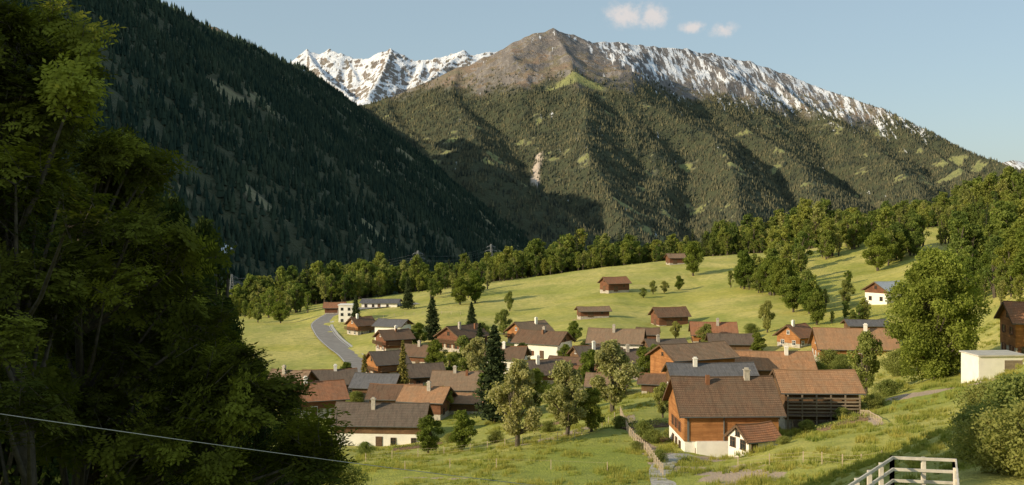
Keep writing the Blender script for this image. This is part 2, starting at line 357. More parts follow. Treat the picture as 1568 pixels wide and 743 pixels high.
crest=[(300,230,9000),(480,190,9000),(556,162,8900),(590,151,8900),(640,132,8900),(700,106,8900),(740,90,8950),(790,67,9000),(820,53,9050),(850,47,9100),(880,55,9300),(900,64,9500),(950,66,9800),(1000,72,10000),(1050,76,10200),(1090,83,10400),(1150,96,10500),(1200,112,10500),(1250,134,10400),(1300,150,10200),(1350,166,10000),(1400,190,9700),(1440,214,9400),(1480,233,9100),(1520,246,8800),(1560,262,8400),(1640,290,7800)]
segs=ridge(crest)
segs+=ridge([(850,47,9100),(868,85,8600),(880,114,8200),(893,150,7700),(890,200,7100),(905,250,6500),(935,300,6000),(960,340,5500)],1.05)
segs+=ridge([(880,114,8200),(950,140,8100),(1020,170,7900),(1085,208,7500),(1120,250,6900),(1130,300,6300),(1130,340,5700)],1.15)
segs+=ridge([(700,106,8900),(690,150,8200),(715,185,7500),(735,225,6900),(770,270,6300),(800,310,5900)],1.)
segs+=ridge([(590,151,8900),(600,185,8200),(640,215,7400),(660,260,6600),(690,300,6100)],1.)
segs+=ridge([(1000,72,10000),(1060,140,9400),(1130,190,8700),(1200,230,8000),(1240,275,7200),(1260,320,6400)],1.)
segs+=ridge([(1150,96,10500),(1230,160,9700),(1310,205,8900),(1370,250,8000),(1400,290,7200),(1420,330,6400)],1.)
segs+=ridge([(1350,166,10000),(1410,225,9200),(1470,260,8300),(1520,290,7300),(1540,320,6400)],1.)
segs+=ridge([(150,-20,6300),(250,8,6300),(330,46,6300),(400,78,6300),(470,106,6300),(530,148,6300),(575,186,6250),(640,218,6150),(700,234,6000),(760,254,5800),(815,286,5650),(860,325,5500),(885,355,5400)],1.1)  # rear crest, left part hidden, added to cast shade on the lower slopes
C=HF(-4600,6200,4800,11400,17,lambda x,y:mountain(x,y,segs,.68,40,950,190,11,cr=.6))
def pxpy(x,y,z): return CX+x/y*F,HY-z/y*F
def center_attrs(X,Y,Z,st):
    gy,gx=np.gradient(Z,st);sl=np.hypot(gx,gy)
    n=fbm(X/420,Y/420,4,31);tl=1000+180*n-120*sst(1500,3500,X)
    rightside=sst(300,850,X-(9300-Y)*.3)
    forest=(1-sst(tl-110,tl+110,Z))
    clear=sst(.36,.46,fbm(X/260,Y/260,5,44)+.10*sst(.0,1.,(900-Z)/900)-(sl>.75)*.2+.16*sst(1800,3600,X)*(Z<500))
    past=np.clip(clear*(Z<900)*(Z>150-2000*(X>500)),0,1)
    al=np.exp(-(((X-480)/330)**2+((Y-8150)/150)**2)*1.4);past=np.maximum(past,sst(.35,.6,al))
    forest=forest*(1-past)
    zt=1110-.17*(X-500)
    snow=rightside*sst(zt-150,zt+330,Z+170*n)*(.53-.12*sst(3000,3900,X))
    snow=np.maximum(snow*(1-.2*sst(.9,1.2,sl)),.30*sst(1440,1520,Z+60*n))
    rock=sst(.62,.95,sl)*.5+sst(850,1350,Z)*.4*rightside+.14+.3*sst(1150,1450,Z)
    d=seg_dist(X,Y,[(W(826,205,7000)[0],W(826,205,7000)[1]),(W(812,268,6300)[0],W(812,268,6300)[1])])
    scar=(1-sst(12,32,d+fbm(X/60,Y/60,2,3)*28));forest=forest*(1-scar)
    return dict(forest=forest,pasture=past,snow=snow,rock=rock,scar=scar)
ca=center_attrs(C.X,C.Y,C.Z,17);C.obj('mountain',MM,ca)
lc=[(-700,-520,1500),(-300,-330,1900),(-100,-200,2150),(60,-110,2400),(160,-45,2650),(230,4,2900),(265,18,3050),(310,46,3250),(370,64,3600),(420,92,3900),(455,102,4100),(500,134,4350),(550,176,4600),(580,202,4750),(610,232,4900),(650,264,5050),(700,306,5150),(780,350,5250),(860,376,5300)]
ls=ridge(lc)
ls+=ridge([(310,46,3250),(390,150,3200),(450,220,3150),(520,300,3000),(580,360,2900)],1.)
ls+=ridge([(60,-110,2400),(150,40,2250),(230,150,2100),(300,260,2000),(350,350,1900)],1.)
ls+=ridge([(200,0,5150),(330,54,5150),(400,86,5150),(470,116,5150),(530,158,5180),(568,192,5200),(600,224,5220)],1.)  # ridge added out of sight behind the crest to shade the spur beyond
L=HF(-3900,1300,900,6100,13,lambda x,y:mountain(x,y,ls,.80,20,600,60,23))
lz=L.Z
lcl=sst(.36,.5,fbm(L.X/160,L.Y/160,4,61))
lf=dict(forest=1-lcl,pasture=.45*lcl,snow=lz*0,rock=lz*0+.1,scar=lz*0)
L.obj('forested_mountain',MM,lf)
fc=[(330,170,14500),(420,135,14500),(446,106,14300),(458,88,14300),(470,79,14200),(490,84,14200),(505,77,14200),(522,84,14100),(535,89,14100),(560,92,14000),(578,83,14000),(598,77,14000),(615,86,14000),(640,94,14000),(668,91,14000),(690,85,14100),(708,79,14100),(722,86,14100),(745,82,14200),(775,77,14400),(860,80,14600),(950,120,14800)]
fs=ridge(fc)
fs+=ridge([(470,79,14200),(500,122,13300),(540,150,12600)],1.1)+ridge([(598,77,14000),(585,112,13200),(560,150,12400)],1.1)+ridge([(708,79,14100),(670,112,13400),(620,150,12600)],1.1)+ridge([(530,88,14100),(545,120,13500)],1.2)+ridge([(650,93,14000),(640,118,13400)],1.2)
def farf(x,y):
    h=mountain(x,y,fs,.8,30,420,170,37)
    return h+40*(ridged(x/200,y/200,4,99)-.5)
Fh=HF(-4300,1400,11600,15200,20,farf)
gy,gx=np.gradient(Fh.Z,20);sl=np.hypot(gx,gy)
fa=dict(forest=sl*0,pasture=sl*0,snow=.98-.78*sst(.70,1.2,sl),rock=sl*0+.5,scar=sl*0)
Fh.obj('snowy_mountain_range',MM,fa)
rr=ridge([(1490,262,20000),(1530,250,20000),(1552,246,20000),(1575,249,20000),(1620,244,20000),(1700,255,20000)])
R_=HF(8000,11800,18500,21000,40,lambda x,y:mountain(x,y,rr,.5,60,700,80,77))
R_.obj('snowy_mountain_range',MM,dict(forest=R_.Z*0,pasture=R_.Z*0,snow=R_.Z*0+.6,rock=R_.Z*0+.5,scar=R_.Z*0))
# ---------------------------------------------------------------- mountain forests
def cones(pos,h,r,k=5,tiers=1,var=None):
    n=len(pos);Vs=[];Fs=[];off=0;vv=[]
    for t in range(tiers):
        z0=h*(.0 if t==0 else .38);z1=h*(1. if t==tiers-1 else .62);rr=r*(1 if t==0 else .66)
        a=rng.random(n)*6.28
        ring=np.stack([np.stack([pos[:,0]+np.cos(a+2*np.pi*j/k)*rr*(.8+.4*rng.random(n)),pos[:,1]+np.sin(a+2*np.pi*j/k)*rr*(.8+.4*rng.random(n)),pos[:,2]+z0+h*.06*rng.random(n)-1],1) for j in range(k)],1)
        apex=np.stack([pos[:,0],pos[:,1],pos[:,2]+z1],1)[:,None]
        V=np.concatenate([ring,apex],1).reshape(-1,3)
        b=np.arange(n)*(k+1)+off
        Fs.append(np.concatenate([np.stack([b+j,b+(j+1)%k,b+k],1) for j in range(k)]))
        Vs.append(V);off+=len(V);vv.append(np.repeat(var,k+1))
    return np.concatenate(Vs),np.concatenate(Fs),np.concatenate(vv)
def forest(name,hf,dens,n,h0,h1,rr,tiers,k,seed,mat,zmin=-230):
    x=rng.uniform(hf.x[0],hf.x[-1],n);y=rng.uniform(hf.y[0],hf.y[-1],n)
    z=hf.samp(x,y);d=hf.samp(x,y,dens);px,py=pxpy(x,y,z)
    cl=.3+.7*sst(-.25,.15,fbm(x/90,y/90,3,seed))
    ok=(rng.random(n)<d*cl)&(z>zmin)&(px>-120)&(px<1700)&(py<470)
    gy,gx=np.gradient(hf.Z,hf.st);f=hf.samp(x,y,gy)
    dotv=(hf.samp(x,y,gx)*x+f*y)/np.hypot(x,y)
    ok&=(dotv>z/y-.12)
    x,y,z=x[ok],y[ok],z[ok];m=len(x)
    hh=rng.uniform(h0,h1,m)*(.7+.5*rng.random(m));var=np.clip(.45+.6*fbm(x/150,y/150,3,seed+3)+rng.normal(0,.25,m),0,1)
    V,Fc,vv=cones(np.stack([x,y,z],1),hh,hh*rr*(.85+.4*rng.random(m)),k,tiers,var)
    add_obj(name,mesh_np(name,V,Fc,[mat],attrs={'var':vv}))
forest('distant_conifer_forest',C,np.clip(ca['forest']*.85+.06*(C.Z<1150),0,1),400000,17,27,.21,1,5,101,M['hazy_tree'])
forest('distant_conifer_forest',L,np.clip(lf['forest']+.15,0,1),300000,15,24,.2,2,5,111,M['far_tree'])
# ---------------------------------------------------------------- tree prototypes
def leaf_quads(cen,size,var,up=.3,asp=.6):
    n=len(cen);a=rng.normal(size=(n,3));a/=np.linalg.norm(a,axis=1)[:,None]
    b=rng.normal(size=(n,3));b-=(b*a).sum(1)[:,None]*a;b/=np.linalg.norm(b,axis=1)[:,None]
    s=(size*(.6+.8*rng.random(n)))[:,None]
    V=np.stack([cen+a*s,cen+b*s*asp,cen-a*s,cen-b*s*asp],1).reshape(-1,3)
    i=np.arange(n)*4;return V,np.stack([i,i+1,i+2,i+3],1),np.repeat(var,4)
def broadleaf(name,seed,Ht,R,nb,lpb,ls,mat,br=.28,low=.25,squash=1.,top=1.):
    r=np.random.default_rng(seed);random.seed(seed)
    mb=MB();tp=[(0,0,-1.5)];x=y=0
    for i in range(1,7):
        x+=r.normal(0,.025*Ht);y+=r.normal(0,.025*Ht);tp.append((x,y,Ht*.85*i/6))
    mb.tube(tp,[Ht*.026*(1.25-i/6) for i in range(7)],7)
    cs=[]
    for i in range(nb):
        t=(i+.5)/nb;z=low*Ht+(1-low)*Ht*(t**.9)*.96
        prof=math.sin(math.pi*min(1,max(.0,(.12+.88*t)))**(1.1*top))**.6
        a=i*2.4+r.normal(0,.5);rad=R*prof*(.55+.45*r.random())*(.85 if i%3 else .3)
        cs.append((math.cos(a)*rad,math.sin(a)*rad,z,R*br*(.7+.7*r.random())*(.75+.25*prof)))
    V=[];Fq=[];vv=[];off=0
    for i,(cx,cy,cz,cr) in enumerate(cs):
        k=min(5,max(1,int(cz/Ht*6*.7)));p=Vector(tp[k]);e=Vector((cx,cy,cz))
        mid=(p+e)/2+Vector((0,0,-.03*Ht));rad=Ht*.009
        mb.tube([p,mid,e],[rad*1.2,rad*.8,rad*.3],4)
        n=int(lpb*(.6+.8*r.random()));d=r.normal(size=(n,3));d/=np.linalg.norm(d,axis=1)[:,None]
        q=cr*(.45+.65*r.random(n)**.6);q*=(1+.35*np.sin(d[:,0]*5+i)*np.cos(d[:,1]*4+i*2))
        c=np.array([cx,cy,cz])+d*q[:,None]*np.array([1,1,.8*squash])
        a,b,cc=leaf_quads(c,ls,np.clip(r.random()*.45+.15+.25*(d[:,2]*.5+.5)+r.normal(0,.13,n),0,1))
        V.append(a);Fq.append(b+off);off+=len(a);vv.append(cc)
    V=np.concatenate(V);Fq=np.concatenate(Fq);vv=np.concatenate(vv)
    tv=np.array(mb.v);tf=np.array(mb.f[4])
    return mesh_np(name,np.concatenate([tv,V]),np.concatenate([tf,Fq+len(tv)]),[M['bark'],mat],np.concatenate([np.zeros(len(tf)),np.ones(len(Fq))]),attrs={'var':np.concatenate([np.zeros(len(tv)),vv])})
def conifer(name,seed,Ht,R,mat,wh=26,nbr=9,sparse=1.):
    r=np.random.default_rng(seed);mb=MB();mb.tube([(0,0,-1.5),(0,0,Ht*.5),(0,0,Ht*.98)],[Ht*.018,Ht*.011,.02],6)
    C=[];vr=[]
    for i in range(wh):
        t=i/wh;z=Ht*(.08+.9*t);rad=R*(1-t)**.85*(.8+.35*r.random())+.12
        for j in range(nbr):
            a=r.random()*6.28;ra=rad*(.65+.45*r.random());m=int(16*sparse*(ra/R)+5);vb=r.random()*.5
            s=np.linspace(.1,1,m);dz=-.28*ra*s+.14*ra*s**2*1.4
            w=.16*ra*(1-s*.6)
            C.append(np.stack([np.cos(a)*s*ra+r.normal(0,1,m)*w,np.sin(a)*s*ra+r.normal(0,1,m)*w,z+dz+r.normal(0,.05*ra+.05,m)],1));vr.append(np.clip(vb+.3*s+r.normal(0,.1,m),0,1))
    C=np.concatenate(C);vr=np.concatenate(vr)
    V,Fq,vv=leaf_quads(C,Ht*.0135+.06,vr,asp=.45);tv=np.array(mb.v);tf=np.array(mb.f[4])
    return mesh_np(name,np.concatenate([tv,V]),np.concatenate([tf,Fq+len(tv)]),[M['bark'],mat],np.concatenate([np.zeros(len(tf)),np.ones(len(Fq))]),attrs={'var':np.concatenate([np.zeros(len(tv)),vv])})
# ---------------------------------------------------------------- GN scattering
def scatter(name,P,scl,coll,idx,rot=None,parent=None):
    me=bpy.data.meshes.new(name);n=len(P);me.vertices.add(n);me.vertices.foreach_set('co',np.asarray(P,np.float32).ravel())
    a=me.attributes.new('scl','FLOAT','POINT');a.data.foreach_set('value',np.asarray(scl,np.float32))
    a=me.attributes.new('idx','INT','POINT');a.data.foreach_set('value',np.asarray(idx,np.int32))
    if rot is None: rot=np.stack([rng.normal(0,.04,n),rng.normal(0,.04,n),rng.random(n)*6.28],1)
    a=me.attributes.new('rot','FLOAT_VECTOR','POINT');a.data.foreach_set('vector',np.asarray(rot,np.float32).ravel())
    o=add_obj(name,me,parent)
    ng=bpy.data.node_groups.new(name+'_nodes','GeometryNodeTree')
    ng.interface.new_socket('Geometry',in_out='INPUT',socket_type='NodeSocketGeometry');ng.interface.new_socket('Geometry',in_out='OUTPUT',socket_type='NodeSocketGeometry')
    N_=ng.nodes.new;gi=N_('NodeGroupInput');go=N_('NodeGroupOutput');ip=N_('GeometryNodeInstanceOnPoints');ci=N_('GeometryNodeCollectionInfo')
    ci.inputs['Collection'].default_value=coll;ci.inputs['Separate Children'].default_value=True;ci.inputs['Reset Children'].default_value=True
    def na(nm,t):
        q=N_('GeometryNodeInputNamedAttribute');q.data_type=t;q.inputs['Name'].default_value=nm;return [s for s in q.outputs if s.enabled][0]
    l=ng.links.new;l(gi.outputs[0],ip.inputs['Points']);l(ci.outputs[0],ip.inputs['Instance']);ip.inputs['Pick Instance'].default_value=True
    l(na('idx','INT'),ip.inputs['Instance Index']);l(na('rot','FLOAT_VECTOR'),ip.inputs['Rotation']);l(na('scl','FLOAT'),ip.inputs['Scale']);l(ip.outputs[0],go.inputs[0])
    md=o.modifiers.new('scatter','NODES');md.node_group=ng;return o
def lib(name,meshes):
    c=bpy.data.collections.new(name)
    for i,m in enumerate(meshes): add_obj('%s_%02d'%(name,i),m,coll=c)
    return c
belt=[broadleaf('belt_tree_%d'%i,200+i,14,4.2,16,150,.36,M['leaf_belt'],low=.16,br=.30) for i in range(3)]
belt.append(broadleaf('belt_birch',208,15,2.9,18,90,.34,M['leaf_birch'],low=.22,br=.34))
belt.append(broadleaf('belt_tree_4',210,17,3.4,18,130,.34,M['leaf_belt'],low=.2,br=.34))
belt.append(conifer('belt_conifer',211,17,2.8,M['needle'],22,7,.5))
BL=lib('belt_library',belt)
pos=[];sc=[];ix=[]
def along(path,n,dmin,dmax,hs,conif=.06):
    a=np.array(path,float);seg=np.abs(np.diff(a[:,0]));cum=np.concatenate([[0],np.cumsum(seg)])
    for i in range(n):
        t=rng.random()*cum[-1];k=min(len(seg)-1,int(np.searchsorted(cum,t)-1));k=max(k,0);f=(t-cum[k])/seg[k];p=a[k]+(a[k+1]-a[k])*f
        D=p[1]+rng.uniform(dmin,dmax);x,y=xy(p[0]+rng.normal(0,3),D);pos.append((x,y,0));sc.append(hs*(.5+.75*rng.random())*(1+.2*math.sin(x*.05)));ix.append(5 if rng.random()<conif else rng.integers(0,5))
BD=[(150,520),(350,522),(450,530),(600,550),(750,560),(900,580),(1050,598),(1150,600),(1240,600)]
along(BD,640,0,90,1.1,.08);along(BD,260,-24,8,.75,.0)
BR=[(1235,560),(1300,575),(1400,585),(1500,575),(1640,560)]
along(BR,320,0,90,1.15,.10);along([(1180,470),(1240,450)],18,-60,60,1.0,0)
for a in [[(1480,300),(1560,240),(1600,240)],[(1500,430),(1640,400)],[(1120,430),(1180,400)]]: along(a,16,-14,22,.85,0)
along([(1160,415),(1190,385),(1215,360),(1240,335),(1262,310)],46,-10,20,.85,0)
along([(1400,545),(1570,500)],45,-12,30,.95,.15);along([(1440,480),(1580,430)],26,-8,10,.7,0);along([(1465,330),(1580,310)],30,-8,24,.9,0)
along([(1325,440),(1410,450)],14,-10,20,.95,0);along([(1255,480),(1330,520)],26,-10,25,.9,.0);along([(1270,300),(1330,292)],9,-5,8,.45,0)
along([(650,470),(760,470)],16,-12,30,.8,0);along([(360,480),(480,470)],24,-10,30,.65,0)
pos=np.array(pos);pos[:,2]=gz(pos[:,0],pos[:,1])-.3
scatter('distant_tree_belt',pos,sc,BL,ix)
# individual trees
protos={}
def hash_(s): return sum(ord(c)*(i+3) for i,c in enumerate(s))
def pt(kind):
    r=random.choice(range(2));k=(kind,r)
    if k not in protos:
        sd=hash_(kind)+r*7
        if kind=='grey': protos[k]=(broadleaf('crab_apple',sd,10,3.1,30,330,.17,M['leaf_grey'],low=.18,br=.26),10)
        elif kind=='mid': protos[k]=(broadleaf('broadleaf',sd,10,3.4,30,360,.17,M['leaf_mid'],low=.14,br=.27),10)
        elif kind=='light': protos[k]=(broadleaf('light_broadleaf',sd,10,3.2,30,330,.17,M['leaf_light'],low=.16,br=.27),10)
        elif kind=='big': protos[k]=(broadleaf('linden',sd,20,7.4,120,560,.20,M['leaf_linden'],low=.05,br=.23),20)
        elif kind=='dark': protos[k]=(broadleaf('alder',sd,24,4.6,90,420,.16,M['leaf_dark'],low=.05,br=.27),24)
        elif kind=='spruce': protos[k]=(conifer('spruce',sd,16,3.0,M['needle'],36,13,1.5),16)
        elif kind=='larch': protos[k]=(conifer('larch',sd,14,1.7,M['larch'],34,8,.8),14)
        elif kind=='bush': protos[k]=(broadleaf('bush',sd,3.4,1.9,26,380,.075,M['leaf_light'],low=.1,br=.42),3.4)
    return protos[k]
def tree(name,kind,px,D,h,wide=1.):
    me,h0=pt(kind);x,y=xy(px,D);s=h/h0
    add_obj(name,me,loc=(x,y,float(gz(x,y)[0])-.1),rotz=random.random()*6.28,scale=(s*wide,s*wide,s))
T=[('spruce_tree','spruce',757,198,18.5,1.3),('spruce_tree','spruce',662,322,14,1.35),('spruce_tree','spruce',722,345,9,1.3),('spruce_tree','spruce',625,430,14,1.1),('spruce_tree','spruce',545,395,11,1.1),('spruce_tree','spruce',735,262,13,1.2),('spruce_tree','spruce',1400,232,14,1.3),
('larch_tree','larch',617,242,13.5,1.1),('larch_tree','larch',558,250,9.5,1.4),('apple_tree','grey',728,240,12,1.0),('broadleaf_tree','light',712,262,10,1),('apple_tree','grey',792,147,11.8,1.),('apple_tree','grey',866,156,10.8,1.),
('apple_tree','grey',938,178,12,1.15),('apple_tree','mid',905,158,6.5,1.2),('apple_tree','mid',708,156,6,1.2),('apple_tree','mid',656,160,5.8,1.1),('apple_tree','light',1015,168,5.5,1.),
('birch_tree','light',1327,180,10.8,.9),('linden_tree','big',1432,172,20.5,1.0),('broadleaf_tree','light',1081,282,6.5,1.2),('broadleaf_tree','light',1174,296,9,.8),
('broadleaf_tree','mid',1345,425,15.5,1.25),('broadleaf_tree','mid',1362,445,14,1.2),('broadleaf_tree','mid',1380,440,12,1),('broadleaf_tree','mid',1299,395,5,1),
('broadleaf_tree','mid',430,430,9,1.3),('broadleaf_tree','light',395,440,8,1.1),('broadleaf_tree','mid',705,432,11,1.2),('broadleaf_tree','mid',728,436,13,1.1),('broadleaf_tree','light',780,400,7.5,.8),
('broadleaf_tree','mid',1062,478,15,1),('broadleaf_tree','light',1000,425,5.5,1),('broadleaf_tree','light',1018,430,5,1.2),('broadleaf_tree','mid',1040,440,6,1.2),('broadleaf_tree','light',985,415,4,1.4),
('broadleaf_tree','mid',1215,330,11,1.1),('broadleaf_tree','mid',1240,320,10,1.2),('broadleaf_tree','mid',1250,300,9,1.1),('broadleaf_tree','light',1296,330,8,1),('broadleaf_tree','mid',1180,385,14,1.1),
('broadleaf_tree','mid',1140,415,15,1),('broadleaf_tree','mid',1200,370,14,1.1),('broadleaf_tree','mid',1485,285,12,1.1),('broadleaf_tree','mid',1550,262,13,1.1),('broadleaf_tree','mid',1578,240,15,1.1),('broadleaf_tree','mid',1520,300,11,1.2),
('broadleaf_tree','mid',1565,300,16,1.2),('broadleaf_tree','mid',1420,258,8,1.2),('shrub','bush',1270,235,4,1.3),('shrub','bush',1250,225,3.6,1.4),('shrub','bush',1290,228,3.6,1.3),('shrub','bush',1375,205,4.6,1.2),
('broadleaf_tree','mid',690,255,7,1.1),('broadleaf_tree','mid',668,275,8,1.1),('broadleaf_tree','mid',530,262,6,1.1),('broadleaf_tree','light',770,330,8,1.1),('broadleaf_tree','mid',865,268,5,1.2),('broadleaf_tree','mid',985,232,8,1),('broadleaf_tree','mid',905,222,9,1),
('broadleaf_tree','mid',640,315,7,1.2),('broadleaf_tree','light',800,268,6,1.2),('broadleaf_tree','mid',750,226,8,1.1),('broadleaf_tree','mid',820,205,8,1.1),('broadleaf_tree','light',680,212,6,1),('broadleaf_tree','light',740,310,7,1),
('broadleaf_tree','light',1035,300,5,1.1),('broadleaf_tree','mid',880,300,6,1.1),('broadleaf_tree','mid',1160,262,6,1.2),('broadleaf_tree','light',1000,250,6,1.1),('broadleaf_tree','mid',630,222,5,1.2),('broadleaf_tree','light',765,205,7,1.1),('broadleaf_tree','mid',850,190,6,1.2),
('shrub','bush',985,150,2.2,1.2),('shrub','bush',1000,145,1.8,1.3),('shrub','bush',1010,128,1.4,1.3),('shrub','bush',1340,150,2.,1.5),('shrub','bush',1290,147,1.5,1.6),('shrub','bush',1236,140,1.6,1.3),('shrub','bush',480,250,4,1.4),('shrub','bush',400,100,5,1.4),('shrub','bush',520,108,4,1.2),
('shrub','bush',1030,150,1.6,1.4),('shrub','bush',975,138,1.2,1.4),('shrub','bush',950,160,1.8,1.3),('shrub','bush',1310,155,2.2,1.5),('shrub','bush',1360,165,2.6,1.5),('shrub','bush',690,175,1.6,1.5),('shrub','bush',560,165,2.,1.5),('shrub','bush',760,165,1.8,1.4),('shrub','bush',840,165,1.6,1.5),('shrub','bush',1200,128,1.,1.5),
('shrub','bush',900,285,2.6,1.5),('shrub','bush',1050,268,2.4,1.5),('shrub','bush',860,282,2.4,1.4),('shrub','bush',660,242,2.4,1.5),('shrub','bush',545,238,2.6,1.5),('shrub','bush',1150,300,2.6,1.5),
('alder_tree','dark',-10,50,26,.8),('alder_tree','dark',70,52,26,.62),('alder_tree','dark',140,56,25,.55),('alder_tree','dark',205,54,24.5,.6),('alder_tree','dark',262,56,23,.55),('alder_tree','dark',312,60,22.5,.5),('alder_tree','dark',345,60,18,.5),('alder_tree','dark',395,62,14.5,.55),('alder_tree','dark',440,66,13,.55)]
for t in T: tree(*t)
for px,D,h,w in [(1500,42,2.0,1.2),(1530,38,2.2,1.2),(1562,44,2.8,1.2),(1590,36,2.6,1.2),(1515,50,2.2,1.2)]: tree('willow_shrub','bush',px,D,h,w)
# ---------------------------------------------------------------- buildings
def house(name,px,py,D,L,Wd,h,r,rot,roof,wall,bh,opt,over=.8):
    e=bpy.data.objects.new(name,None);scene.collection.objects.link(e);x,y=xy(px,D);e.location=(x,y,(HY-py)/F*D);e.rotation_euler=(0,0,math.radians(rot))
    w=Wd/2;l=L/2;seed=int(px*7+D);R=random.Random(seed)
    def put(n,mb,mat,uv=None,sm=False): add_obj(n,mb.mesh(name+'_'+n,[M[mat] if isinstance(mat,str) else mat],uv=uv,smooth=sm),parent=e)
    a=MB();a.box(-l,l,-w,w,-4,min(bh,h));put('masonry_walls',a,'plaster' if 'W' in opt or 'N' in opt else 'stone')
    a=MB();g=.06
    V=[];z0=bh if bh<h-.05 else h
    for xx in (-l-g,l+g): V+=[(xx,-w-g,z0),(xx,w+g,z0),(xx,w+g,h+.02),(xx,0,h+r),(xx,-w-g,h+.02)]
    a.add(V,[(0,1,2,3,4),(9,8,7,6,5),(0,5,6,1),(1,6,7,2),(4,9,5,0)]);put('timber_walls',a,wall)
    nx=8;hl=l+over;nc=max(8,int(math.hypot(w,r)/.36));ye=w+over;ze=h-over*r/w
    sag=[-.14*(1-((2*i/nx-1))**2)+R.uniform(-.035,.035) for i in range(nx+1)]
    rb=MB();UV=[]
    sl=math.hypot(ye,h+r-ze);ny,nz=(h+r-ze)/sl,ye/sl
    for sgn in (-1,1):
        def Pt(i,t,o):
            xx=-hl+2*hl*i/nx;s=sag[i]*(.3+.7*t)
            return (xx,sgn*(ye*(1-t)+ny*o),ze+(h+r-ze)*t+nz*o+s)
        for c in range(nc):
            t0,t1=c/nc,(c+1)/nc
            for i in range(nx):
                rb.add([Pt(i,t0,.19),Pt(i+1,t0,.19),Pt(i+1,t1,.15),Pt(i,t1,.15)],[(0,1,2,3) if sgn<0 else (3,2,1,0)]);UV+=[(-hl+2*hl*i/nx,t0*sl),(-hl+2*hl*(i+1)/nx,t0*sl),(-hl+2*hl*(i+1)/nx,t1*sl),(-hl+2*hl*i/nx,t1*sl)]
                rb.add([Pt(i,t0,.14),Pt(i+1,t0,.14),Pt(i+1,t0,.19),Pt(i,t0,.19)],[(0,1,2,3)]);UV+=[(0,0)]*4
    put('roof_tiles',rb,roof,uv=UV)
    sb=MB()
    for sgn in (-1,1):
        def Q(xx,t,o,s): return (xx,sgn*(ye*(1-t)+ny*o),ze+(h+r-ze)*t+nz*o+s)
        for i in range(nx):
            x0=-hl+2*hl*i/nx;x1=x0+2*hl/nx
            A=[Q(x0,0,-.02,sag[i]*.3),Q(x1,0,-.02,sag[i+1]*.3),Q(x1,1,-.02,sag[i+1]),Q(x0,1,-.02,sag[i]),Q(x0,0,.135,sag[i]*.3),Q(x1,0,.135,sag[i+1]*.3),Q(x1,1,.135,sag[i+1]),Q(x0,1,.135,sag[i])]
            sb.add(A,[(0,1,2,3),(0,1,5,4),(1,2,6,5),(3,0,4,7)])
        for xx in (-hl-.04,hl):
            B=[Q(xx,-.01,-.12,0),Q(xx+.04,-.01,-.12,0),Q(xx+.04,1,-.12,0),Q(xx,1,-.12,0),Q(xx,-.01,.2,0),Q(xx+.04,-.01,.2,0),Q(xx+.04,1,.2,0),Q(xx,1,.2,0)]
            sb.add(B,[(0,1,2,3),(4,5,6,7),(0,1,5,4),(1,2,6,5),(2,3,7,6),(3,0,4,7)])
    put('roof_boards',sb,'timber_dark')
    rc=MB();rc.tube([(-hl+2*hl*i/nx,0,h+r+.17+sag[i]) for i in range(nx+1)],[.13]*(nx+1),6);put('ridge_tiles',rc,'roof_red' if roof in('roof_brown','roof_dark') and seed%2 else roof,uv=[(0,0)]*rc.n)
    gt=MB()
    for sg in(-1,1): gt.tube([(-hl,sg*(ye+.06),ze+.03),(hl,sg*(ye+.06),ze+.03)],[.07,.07],5)
    put('gutters',gt,'steel')
    if 'C' in opt or 'N' in opt:
        c=MB();cx=R.uniform(-.3,.3)*L;cy=-R.uniform(.3,1.4);zt=h+r+1.0;c.box(cx-.35,cx+.35,cy-.3,cy+.3,h,zt);c.box(cx-.45,cx+.45,cy-.4,cy+.4,zt,zt+.12);c.box(cx-.25,cx+.25,cy-.2,cy+.2,zt+.12,zt+.35);put('chimney',c,'plaster' if seed%2 else 'stone')
        if seed%3==0 or 'N' in opt:
            c=MB();cx=-cx*.9+.8;c.box(cx-.25,cx+.25,cy-.9,cy-.4,h+r*.4,h+r+.5);put('flue',c,'roof_red')
    fr=MB();gl=MB();sh=MB();dr=MB()
    def win(side,u,z,ww=.9,hh=1.1,shut=False,d=False):
        def bx(mb,u0,u1,z0,z1,o0,o1):
            if side==0: mb.box(u0,u1,-w-o1,-w-o0,z0,z1)
            elif side==1: mb.box(u0,u1,w+o0,w+o1,z0,z1)
            elif side==2: mb.box(-l-o1,-l-o0,u0,u1,z0,z1)
            else: mb.box(l+o0,l+o1,u0,u1,z0,z1)
        if d: bx(fr,u-ww/2-.08,u+ww/2+.08,z,z+hh+.08,-.05,.10);bx(dr,u-ww/2,u+ww/2,z+.02,z+hh,.0,.13);return
        f=.07;bx(fr,u-ww/2-f,u-ww/2,z-f,z+hh+f,-.05,.13);bx(fr,u+ww/2,u+ww/2+f,z-f,z+hh+f,-.05,.13);bx(fr,u-ww/2,u+ww/2,z+hh,z+hh+f,-.05,.13);bx(fr,u-ww/2-.1,u+ww/2+.1,z-f-.02,z,-.05,.2)
        bx(gl,u-ww/2,u+ww/2,z,z+hh,-.05,.085);bx(fr,u-.03,u+.03,z,z+hh,.0,.11);bx(fr,u-ww/2,u-.03,z+hh*.62,z+hh*.62+.05,.0,.105);bx(fr,u+.03,u+ww/2,z+hh*.62,z+hh*.62+.05,.0,.105)
        if shut:
            for sg in(-1,1): bx(sh,u+sg*(ww/2+.36)-.24,u+sg*(ww/2+.36)+.24,z-.05,z+hh+.05,.0,.12)
